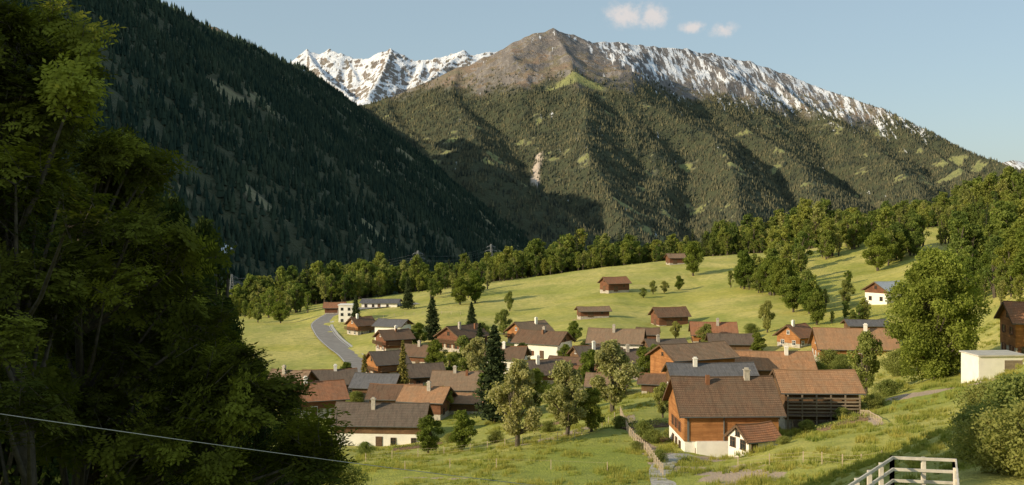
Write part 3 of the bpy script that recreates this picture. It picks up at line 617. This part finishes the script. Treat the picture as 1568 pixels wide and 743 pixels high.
    if name=='timber_farmhouse':
        win(0,1.9,3.1,1.1,1.1);win(0,-4.2,.6,.8,.9);win(0,3.2,.05,1.1,2,d=True)
        for u in(-2.4,0,2.2):
            for s in(2,3): win(s,u,3.2,shut=True);win(s,u,.7)
    elif name in('farm_barn','tall_barn','hay_barn','cattle_shed','garden_shed'):
        win(0,-L*.15,.1,1.8 if L>7 else 1.,2.0,d=True);win(2,0,.1,1.8 if L>7 else 1.,2.,d=True);win(2,.0,h+.2,.6,.6);win(3,.0,h+.2,.6,.6)
        if L>9: win(0,L*.25,h*.55,.7,.6)
    else:
        n=max(2,int(L/3.0));ns=max(1,int((h-.2)/2.3))
        for k in range(ns):
            z=.8+k*(h-.2)/ns
            for i in range(n):
                u=-l+L*(i+.5)/n+R.uniform(-.5,.5)
                if R.random()<.72:
                    ww=R.choice([.8,.95,1.3])
                    for s in(0,1):
                        if s==0 and k==0 and i==n//2: win(0,u,.05,1.,2.,d=True)
                        else: win(s,u,z,ww,1.1,shut=(seed%3==0))
            m=max(2,int(Wd/2.8))
            for i in range(m):
                u=-w+Wd*(i+.5)/m
                for s in(2,3): win(s,u,z,.95,1.1,shut=(seed%3==0))
        for s in(2,3): win(s,0,h+.25,.8,.9)
    put('window_frames',fr,'white_paint' if seed%2 and name not in('hay_barn','farm_barn','tall_barn','cattle_shed','garden_shed') else 'timber_dark')
    if gl.n: put('window_panes',gl,'glass')
    if sh.n: put('shutters',sh,['wood_red','timber_dark','wood_orange'][seed%3])
    if dr.n: put('doors',dr,'timber_dark')
    if 'B' in opt:
        b=MB()
        zb=h*.55
        b.box(-l-1.1,-l-.07,-w,w,zb-.12,zb);b.box(-l-1.14,-l-1.06,-w,w,zb+.9,zb+1.0)
        k=int(Wd/.28)
        for i in range(k+1): yy=-w+.05+(Wd-.1)*i/k;b.box(-l-1.13,-l-1.08,yy-.06,yy+.06,zb,zb+.9)
        b.box(-l+.5,l-.5,-w-1.1,-w-.07,zb-.12,zb);b.box(-l+.5,l-.5,-w-1.14,-w-1.06,zb+.9,zb+1.)
        k=int(L/.28)
        for i in range(k+1): xx=-l+.55+(L-1.1)*i/k;b.box(xx-.06,xx+.06,-w-1.13,-w-1.08,zb,zb+.9)
        put('balcony',b,'timber_dark')
    if 'G' in opt:
        b=MB();b.box(-l,l,-w-1.3,-w-.07,h*.30,h*.30+.14)
        for i in range(6): xx=-l+.1+(L-.2)*i/5;b.box(xx-.09,xx+.09,-w-1.28,-w-1.1,-1.8,h-.4)
        for zz in(h*.40,h*.50,h*.60,h*.70,h*.80): b.box(-l,l,-w-1.36,-w-1.285,zz,zz+.2)
        put('drying_gallery',b,'wood_grey')
        b=MB();rr=random.Random(4)
        for i in range(26):
            for k in range(7):
                xx=-l+1+i*.3;zz=-.9+k*.26;b.tube([(xx,-w-.9,zz),(xx,-w-.15+rr.uniform(-.1,.1),zz)],[.12,.12],6)
        put('firewood_stack',b,'timber_light')
    if 'N' in opt:
        b=MB();b.box(-l+.3,-l+.55,-w-.16,-w-.02,bh,h);b.tube([(-1.,-w-.2,h-.2),(-1.,-w-.2,bh+.1)],[.08,.08],6);put('drainpipe',b,'steel')
        b=MB();b.box(-l+1.4,1.8,-w-.5,-w-.003,-1,bh+.05);put('plastered_bay',b,'plaster')
        b=MB()
        for i in range(9): xx=-l+.5+i*(L-1)/8;b.box(xx-.09,xx+.09,-w-.75,-w+.1,h-.5,h-.28)
        put('rafters',b,'timber_dark')
    return e
for h in H: house(*h)
house('tool_shed',1154,693,134,4.6,4.2,2.0,1.5,24,'roof_red','plaster',2.0,'W',.35)
e=bpy.data.objects.new('white_apartment_block',None);scene.collection.objects.link(e);x,y=xy(531,402);e.location=(x,y,(HY-494)/F*402)
a=MB();a.box(-2.6,2.6,-3,3,-3,6.6);a.box(-2.9,2.9,-3.3,3.3,6.6,6.85);add_obj('walls',a.mesh('block_walls',[M['plaster']]),e)
a=MB()
for z in(1,3.2,5.2):
    for u in(-1.3,1.3): a.box(u-.5,u+.5,-3.05,-2.9,z-.5,z+.6)
add_obj('windows',a.mesh('block_windows',[M['glass']]),e)
e=bpy.data.objects.new('garage',None);scene.collection.objects.link(e);x,y=xy(1532,152);e.location=(x,y,(HY-577)/F*152);e.rotation_euler=(0,0,.08)
a=MB();a.box(-3.2,3.6,0,5,-2,2.9);add_obj('walls',a.mesh('garage_walls',[M['plaster']]),e)
a=MB();a.box(-3.4,3.8,-.3,5.2,2.9,3.1);add_obj('roof_slab',a.mesh('garage_roof',[M['concrete']]),e)
a=MB();a.box(.6,3.2,-.05,.1,0,2.3);add_obj('door',a.mesh('garage_door',[M['wood_grey']]),e)
# ---------------------------------------------------------------- roads
def ribbon(name,P,w,mat,off=.1,lines=False):
    P=[np.array(xy(*p)) for p in P];pts_=[]
    for i in range(len(P)-1):
        p0=P[max(i-1,0)];p1=P[i];p2=P[i+1];p3=P[min(i+2,len(P)-1)]
        for t in np.linspace(0,1,14,endpoint=False): pts_.append(.5*((2*p1)+(-p0+p2)*t+(2*p0-5*p1+4*p2-p3)*t*t+(-p0+3*p1-3*p2+p3)*t**3))
    pts_.append(P[-1]);pts_=np.array(pts_);d=np.gradient(pts_,axis=0);d/=np.linalg.norm(d,axis=1)[:,None];nn=np.stack([-d[:,1],d[:,0]],1)
    zc=gz(pts_[:,0],pts_[:,1]);zc=np.convolve(np.pad(zc,4,'edge'),np.ones(9)/9,'valid')
    def strip(nm,a,b,o,m,parent=None):
        V=[]
        for s in (a,b): q=pts_+nn*s;V.append(np.stack([q[:,0],q[:,1],zc+o],1))
        V=np.concatenate(V);k=len(pts_);i=np.arange(k-1);Fq=np.stack([i,i+1,i+k+1,i+k],1)
        return add_obj(nm,mesh_np(nm,V,Fq,[m]),parent)
    r=strip(name,-w/2,w/2,off,M[mat])
    if lines:
        for s in(-1,1): strip('edge_line',s*(w/2-.35)-.06,s*(w/2-.35)+.06,off+.01,M['white_paint'],r)
        strip('verge',-w/2-1.0,-w/2,off+.12,M['concrete'],r)
    return r
ribbon('village_road',[(560,268),(545,300),(520,335),(497,372),(492,400),(515,430),(565,448),(640,455)],7,'asphalt',.25,True)
ribbon('farm_track',[(1065,133),(1030,131),(1012,122),(1018,110)],2.6,'gravel',.08)
# vegetable beds: raised soil ridges with rows of plants
def veg_bed(px,D,L_,W_,rot):
    x0,y0=xy(px,D);ca_,sa_=math.cos(rot),math.sin(rot);a=MB();rows=int(W_/.7)
    V=[];Fq=[];off=0;vv=[]
    for i in range(rows):
        v=-W_/2+(i+.5)*W_/rows;P_=[]
        for k in range(9):
            u=-L_/2+L_*k/8;x=x0+u*ca_-v*sa_;y=y0+u*sa_+v*ca_;P_.append((x,y,float(gz(x,y)[0])+.06))
        a.tube(P_,[.28]*9,6)
        n=int(L_*14);uu=rng.uniform(-L_/2,L_/2,n);xs=x0+uu*ca_-v*sa_;ys=y0+uu*sa_+v*ca_
        c_=np.stack([xs+rng.normal(0,.1,n),ys+rng.normal(0,.1,n),gz(xs,ys)+.38+rng.random(n)*.25],1)
        q1,q2,q3=leaf_quads(c_,.12,rng.random(n));V.append(q1);Fq.append(q2+off);off+=len(q1);vv.append(q3)
    o=add_obj('vegetable_bed',a.mesh('vegetable_bed',[M['soil']],smooth=True))
    add_obj('plants',mesh_np('bed_plants',np.concatenate(V),np.concatenate(Fq),[M['leaf_light']],attrs={'var':np.concatenate(vv)}),o)
veg_bed(985,160,7,5,.3);veg_bed(1290,137,6,4,-.2);veg_bed(640,176,8,4,.1);veg_bed(1002,147,4,3,.4);veg_bed(840,178,6,4,-.2)
# ---------------------------------------------------------------- fences
def fence(name,P,mat,step=3.,ph=1.2,rails=(1.05,.7,.35),rw=.008,pw=.04):
    e=bpy.data.objects.new(name,None);scene.collection.objects.link(e);a=MB();b=MB()
    P=[np.array(xy(*p)) for p in P];pp=[]
    for p,q in zip(P[:-1],P[1:]):
        k=max(1,int(np.linalg.norm(q-p)/step));pp+=[p+(q-p)*i/k for i in range(k)]
    pp.append(P[-1]);zz=gz([p[0] for p in pp],[p[1] for p in pp])
    for p,z in zip(pp,zz): a.box(p[0]-pw,p[0]+pw,p[1]-pw,p[1]+pw,z-.4,z+ph)
    for r in rails: b.tube([(p[0],p[1],z+r) for p,z in zip(pp,zz)],[rw]*len(pp),4)
    add_obj('posts',a.mesh(name+'_posts',[M[mat]]),e);add_obj('rails',b.mesh(name+'_rails',[M[mat]]),e)
fence('pasture_fence',[(560,150),(640,152),(720,150),(800,147),(880,152),(950,170)],'timber_light',2.6)
fence('pasture_fence',[(950,172),(965,150),(990,135),(1015,118)],'timber_light',1.6,1.3,(1.1,.6),.02,.06)
fence('pasture_fence',[(1130,118),(1230,110),(1290,100),(1350,92)],'timber_light',3.5)
fence('pasture_fence',[(1318,145),(1350,128)],'timber_light',1.2,.8,(.7,),.05)
fence('pasture_fence',[(520,395),(620,405),(720,390)],'timber_light',4,1.2,(1.05,.6),.015,.05)
fence('pasture_fence',[(620,130),(760,126),(930,122)],'timber_light',5,1.1,(1.0,),.006,.04)
e=bpy.data.objects.new('wooden_railing',None);scene.collection.objects.link(e);a=MB()
def beam(p,q,hw,hh):
    p=Vector(p);q=Vector(q);d=(q-p).normalized();s=d.cross(Vector((0,0,1))).normalized()*hw;u=Vector((0,0,hh))
    a.add([p-s-u,p+s-u,p+s+u,p-s+u,q-s-u,q+s-u,q+s+u,q-s+u],[(0,1,2,3),(7,6,5,4),(0,4,5,1),(1,5,6,2),(2,6,7,3),(3,7,4,0)])
A0=Vector(W(1270,762,22));A1=Vector(W(1366,700,26));A2=Vector(W(1462,704,26));A3=Vector(W(1468,770,22.5))
for p,q in((A0,A1),(A1,A2),(A2,A3)):
    k=max(2,round((q-p).length/.95))
    for i in range(k+1):
        t=p+(q-p)*i/k;a.box(t.x-.045,t.x+.045,t.y-.045,t.y+.045,t.z-2.2,t.z+.03)
    for dz in(0,-.28,-.55): beam(p+Vector((0,-.065,dz)),q+Vector((0,-.065,dz)),.018,.035)
add_obj('planks',a.mesh('railing_planks',[M['timber_white']]),e)
# ---------------------------------------------------------------- pylons
def pylon(px,D,ztop):
    x,y=xy(px,D);z=float(gz(x,y)[0]);a=MB();h=(HY-ztop)/F*D-z;w=2.1
    lv=[0,.2,.38,.54,.68,.8,.9,1.];ws=[w*(1-.85*t) for t in lv]
    for i in range(len(lv)-1):
        for (sx,sy) in((-1,-1),(1,-1),(1,1),(-1,1)):
            a.tube([(sx*ws[i],sy*ws[i],h*lv[i]),(sx*ws[i+1],sy*ws[i+1],h*lv[i+1])],[.17,.17],4)
        for A_,B_ in(((-1,-1),(1,-1)),((1,-1),(1,1)),((1,1),(-1,1)),((-1,1),(-1,-1))):
            a.tube([(A_[0]*ws[i],A_[1]*ws[i],h*lv[i]),(B_[0]*ws[i+1],B_[1]*ws[i+1],h*lv[i+1])],[.1,.1],4)
            a.tube([(B_[0]*ws[i],B_[1]*ws[i],h*lv[i]),(A_[0]*ws[i+1],A_[1]*ws[i+1],h*lv[i+1])],[.1,.1],4)
    for dz,l in((-7.5,3.4),(-4.6,4.2),(-1.8,3.)):
        t=h+dz
        for s in(-1,1):
            a.tube([(0,0,t),(s*l,0,t)],[.15,.12],4);a.tube([(0,0,t+1.2),(s*l,0,t)],[.12,.1],4);a.tube([(s*l,0,t),(s*l,0,t-1)],[.12,.12],4)
    add_obj('power_pylon',a.mesh('power_pylon',[M['galvanised']]),loc=(x,y,z),rotz=.3)
    return Vector((x,y,z+h))
p1=pylon(355,600,420);p2=pylon(640,640,384);p3=pylon(752,760,374)
a=MB()
for A_,B_ in((p1,p2),(p2,p3)):
    for dx in(-3.6,3.6):
        for dz in(-2.5,-5.4): a.tube([A_.lerp(B_,i/12)+Vector((dx,0,dz-4*3*(i/12)*(1-i/12))) for i in range(13)],[.025]*13,3)
add_obj('power_line',a.mesh('power_line',[M['galvanised']]))
a=MB();p=W(-80,622,19);q_=W(1400,793,40);P_=[]
for i in range(25): t=i/24;c=p+(q_-p)*t;P_.append((c[0],c[1],c[2]-.3*4*t*(1-t)))
a.tube(P_,[.008]*25,5);add_obj('overhead_cable',a.mesh('overhead_cable',[M['concrete']]))
# ---------------------------------------------------------------- big ash trees on the left
def spray(seed,nt_=4):
    r=np.random.default_rng(seed);V=[];Fq=[];vv=[];n0=0;mb=MB()
    for k in range(nt_):
        off=r.normal(0,.19,3);ax=r.normal(size=3)*.5+np.array([0,0,1]);ax/=np.linalg.norm(ax);tb=(0,.04,.10,.25,.55,.78)[seed]+r.random()*.1
        mb.tube([off,off+ax*.3,off+ax*.6],[.012,.008,.004],3)
        for j in range(8):
            b=off+ax*(.08+.52*j/8);a=j*2.4+r.random();d=np.array([math.cos(a),math.sin(a),.35+.3*r.random()]);d/=np.linalg.norm(d);Lr=.32+.1*r.random();vb=r.random()*.16+tb
            for i in range(9):
                s=(i//2+1)/5.;c=b+d*Lr*s+np.array([0,0,-.16*s*s*Lr*2]);side=np.cross(d,[0,0,1]);side/=np.linalg.norm(side);sg=(-1 if i%2 else 1) if i<8 else 0
                ld=side*sg+d*.5+np.array([0,0,-.35+.2*r.random()]);ld/=np.linalg.norm(ld);ll=.13+.03*r.random();wv=np.cross(ld,[0.2*r.normal(),0.2*r.normal(),1]);wv/=np.linalg.norm(wv);ww=.028+.007*r.random()
                V+=[c,c+ld*ll*.5+wv*ww,c+ld*ll,c+ld*ll*.5-wv*ww];Fq.append([n0,n0+1,n0+2,n0+3]);n0+=4;vv+=[min(1,vb+.15*r.random())]*4
    tv=np.array(mb.v);tf=np.array(mb.f[4])
    return mesh_np('ash_spray',np.concatenate([tv,np.array(V)]),np.concatenate([tf,np.array(Fq)+len(tv)]),[M['bark'],M['leaf_ash']],np.concatenate([np.zeros(len(tf)),np.ones(len(Fq))]),attrs={'var':np.concatenate([np.zeros(len(tv)),np.array(vv)])})
TW=lib('ash_spray_library',[spray(i) for i in range(6)])
def ash(name,tpx,D,ell,dens,tr=.28):
    r=np.random.default_rng(int(tpx+D*3));gx,gy=xy(tpx,D);g=float(gz(gx,gy)[0]);mb=MB();top=min(e[1] for e in ell)
    zt=(HY-top)/F*D-1.2;tp=[];nt=9
    for i in range(nt+1):
        t=i/nt;tp.append(Vector((gx+.5*math.sin(t*5+tpx),gy+.4*math.cos(t*4),g-1+(zt-g+1)*t)))
    mb.tube(tp,[tr*(1.15-1.05*i/nt) for i in range(nt+1)],8);P=[];Rt=[];SC=[];ID=[]
    for (px,py,rp) in ell:
        for sub in range(4):
            dd=r.normal(0,.7)*rp/F*D
            c=Vector(W(px+r.normal(0,.42)*rp,py+r.normal(0,.42)*rp,D+dd*1.6));R=rp/F*D*(.35+.3*r.random())
            k=min(nt,max(2,int((c.z-1.5-g)/(zt-g)*nt)));s=tp[k];mid=(s+c)/2+Vector((0,0,-.3));mb.tube([s,mid,c],[tr*.3,tr*.2,tr*.1],6)
            m=max(5,int(dens*R*R));tone=int(r.choice([0,0,1,1,2,4,5]))
            for j in range(m):
                d=Vector(r.normal(size=3)).normalized();e=c+Vector((d.x*R*1.15,d.y*R*1.15,d.z*R*.7))*(.45+.65*r.random())
                mb.tube([c,(c+e)/2+Vector((0,0,.1)),e],[tr*.09,tr*.05,.008],4)
                P.append(tuple(e));Rt.append((r.normal(0,.5),r.normal(0,.5),r.random()*6.28));SC.append(.7+.55*r.random());ID.append(int(np.clip(tone+r.integers(-1,2),0,5)))
    o=add_obj(name,mb.mesh(name,[M['bark']],smooth=True));f=scatter('foliage',np.array(P),SC,TW,ID,rot=Rt,parent=o);return o
ash('ash_tree',18,27,[(25,85,50),(70,70,45),(90,105,40),(112,160,32),(60,190,60),(5,190,50),(15,270,70),(80,290,60),(20,400,80),(30,520,80),(20,640,90),(0,120,50)],22)
ash('ash_tree',105,30,[(150,250,44),(190,290,46),(222,272,22),(140,340,70),(220,370,52),(255,410,42),(130,440,80),(240,460,72),(300,510,50),(170,560,90),(280,600,80),(350,570,44),(390,630,50),(120,680,90),(250,700,90),(360,700,80),(450,700,46),(490,738,46)],21)
for X_,Y_,hh in [(-27,20,27),(-24,10,22),(-36,27,30),(-19,16,17)]:  # unseen lindens added beyond the left edge to shade the ash trees
    me,h0=pt('big');s=hh/h0;add_obj('linden_tree',me,loc=(X_,Y_,-16),rotz=random.random()*6,scale=s)
# ---------------------------------------------------------------- grass tufts
def tuft(seed):
    r=np.random.default_rng(seed);V=[];Fq=[];vv=[]
    for t in range(16):
        ox,oy=r.uniform(-1.2,1.2,2);sz=.6+.8*r.random();vb=r.random()*.5
        for i in range(12):
            a=r.random()*6.28;b=np.array([ox+r.normal(0,.14),oy+r.normal(0,.14),-.15]);h=(.3+.3*r.random())*sz;d=np.array([math.cos(a)*.15,math.sin(a)*.15,h]);s=np.array([-math.sin(a),math.cos(a),0])*.035
            k=len(V);V+=[b-s,b+s,b+d];Fq.append([k,k+1,k+2]);vv+=[vb,vb,min(1,vb+.5)]
    return mesh_np('grass_tuft',np.array(V),np.array(Fq),[M['tuft']],attrs={'var':vv})
M['tuft']=m_leaf('tuft',(.15,.22,.035),(.56,.52,.15),.45,.4,.4)
TL=lib('grass_tuft_library',[tuft(i) for i in range(5)])
n=6500;D_=np.exp(rng.uniform(math.log(22),math.log(230),n));px=rng.uniform(430,1640,n);x=(px-CX)/F*D_
keep=(fbm(x/9,D_/9,3,8)>-.12);x,y=x[keep],D_[keep];scatter('meadow_grass',np.stack([x,y,gz(x,y)],1),rng.uniform(.5,1.2,len(x))*(.35+.65*sst(40,110,y)),TL,rng.integers(0,5,len(x)))
# ---------------------------------------------------------------- world, sun, camera
w=bpy.data.worlds.new('World');scene.world=w;w.use_nodes=True;nt=w.node_tree;bg=nt.nodes['Background']
sky=nt.nodes.new('ShaderNodeTexSky');sky.sky_type='NISHITA';sky.sun_disc=False;sky.sun_elevation=SUN_EL;sky.sun_rotation=SUN_AZ;sky.altitude=1000;sky.air_density=1.0;sky.dust_density=2.5;sky.ozone_density=1.0
tc=nt.nodes.new('ShaderNodeTexCoord')
def nn(t,ins,**p):
    q=nt.nodes.new(t)
    for k,v in p.items(): setattr(q,k,v)
    for k,v in ins.items():
        if isinstance(v,bpy.types.NodeSocket): nt.links.new(v,q.inputs[k])
        else: q.inputs[k].default_value=v
    return q
noi=nn('ShaderNodeTexNoise',{'Vector':tc.outputs['Generated'],'Scale':75.,'Detail':8.,'Roughness':.65}).outputs['Fac']
cl=None
for px,py,rx,rz in [(958,22,38,26),(1000,25,30,24),(1062,42,26,11),(1106,46,28,15)]:
    d=Vector(W(px,py,1.)).normalized()
    v=nn('ShaderNodeVectorMath',{0:tc.outputs['Generated'],1:tuple(d)},operation='SUBTRACT').outputs[0]
    v=nn('ShaderNodeVectorMath',{0:v,1:(F/rx,F/rx,F/rz)},operation='MULTIPLY').outputs[0]
    l=nn('ShaderNodeVectorMath',{0:v},operation='LENGTH').outputs['Value']
    m=nn('ShaderNodeMapRange',{'Value':l,'From Min':0.,'From Max':1.7,'To Min':1.,'To Max':0.}).outputs[0]
    cl=m if cl is None else nn('ShaderNodeMath',{0:cl,1:m},operation='MAXIMUM').outputs[0]
cm=nn('ShaderNodeMath',{0:cl,1:noi},operation='MULTIPLY').outputs[0]
cm=nn('ShaderNodeMapRange',{'Value':cm,'From Min':.2,'From Max':.5,'To Min':0.,'To Max':.75},interpolation_type='SMOOTHSTEP').outputs[0]
hz=nn('ShaderNodeMix',{},data_type='RGBA');hz.inputs[0].default_value=.55;nt.links.new(sky.outputs[0],hz.inputs[6]);hz.inputs[7].default_value=(3.2,4.1,4.45,1)
mx=nn('ShaderNodeMix',{},data_type='RGBA');nt.links.new(cm,mx.inputs[0]);nt.links.new(hz.outputs[2],mx.inputs[6]);mx.inputs[7].default_value=(6.2,5.5,5.1,1)
nt.links.new(mx.outputs[2],bg.inputs['Color']);bg.inputs['Strength'].default_value=.135
sl=bpy.data.lights.new('sun','SUN');sl.energy=5;sl.angle=math.radians(.5);sl.color=(1,.83,.57);so=bpy.data.objects.new('sun',sl);scene.collection.objects.link(so);so.rotation_euler=S.to_track_quat('Z','Y').to_euler()
cam=bpy.data.cameras.new('camera');co=bpy.data.objects.new('camera',cam);scene.collection.objects.link(co);co.rotation_euler=(math.radians(90),0,0)
cam.sensor_width=36;cam.lens=36*F/1568;cam.shift_y=-(371.5-HY)/1568;cam.clip_start=.5;cam.clip_end=100000;scene.camera=co
scene.view_settings.view_transform='Standard';scene.view_settings.look='None';scene.view_settings.exposure=0
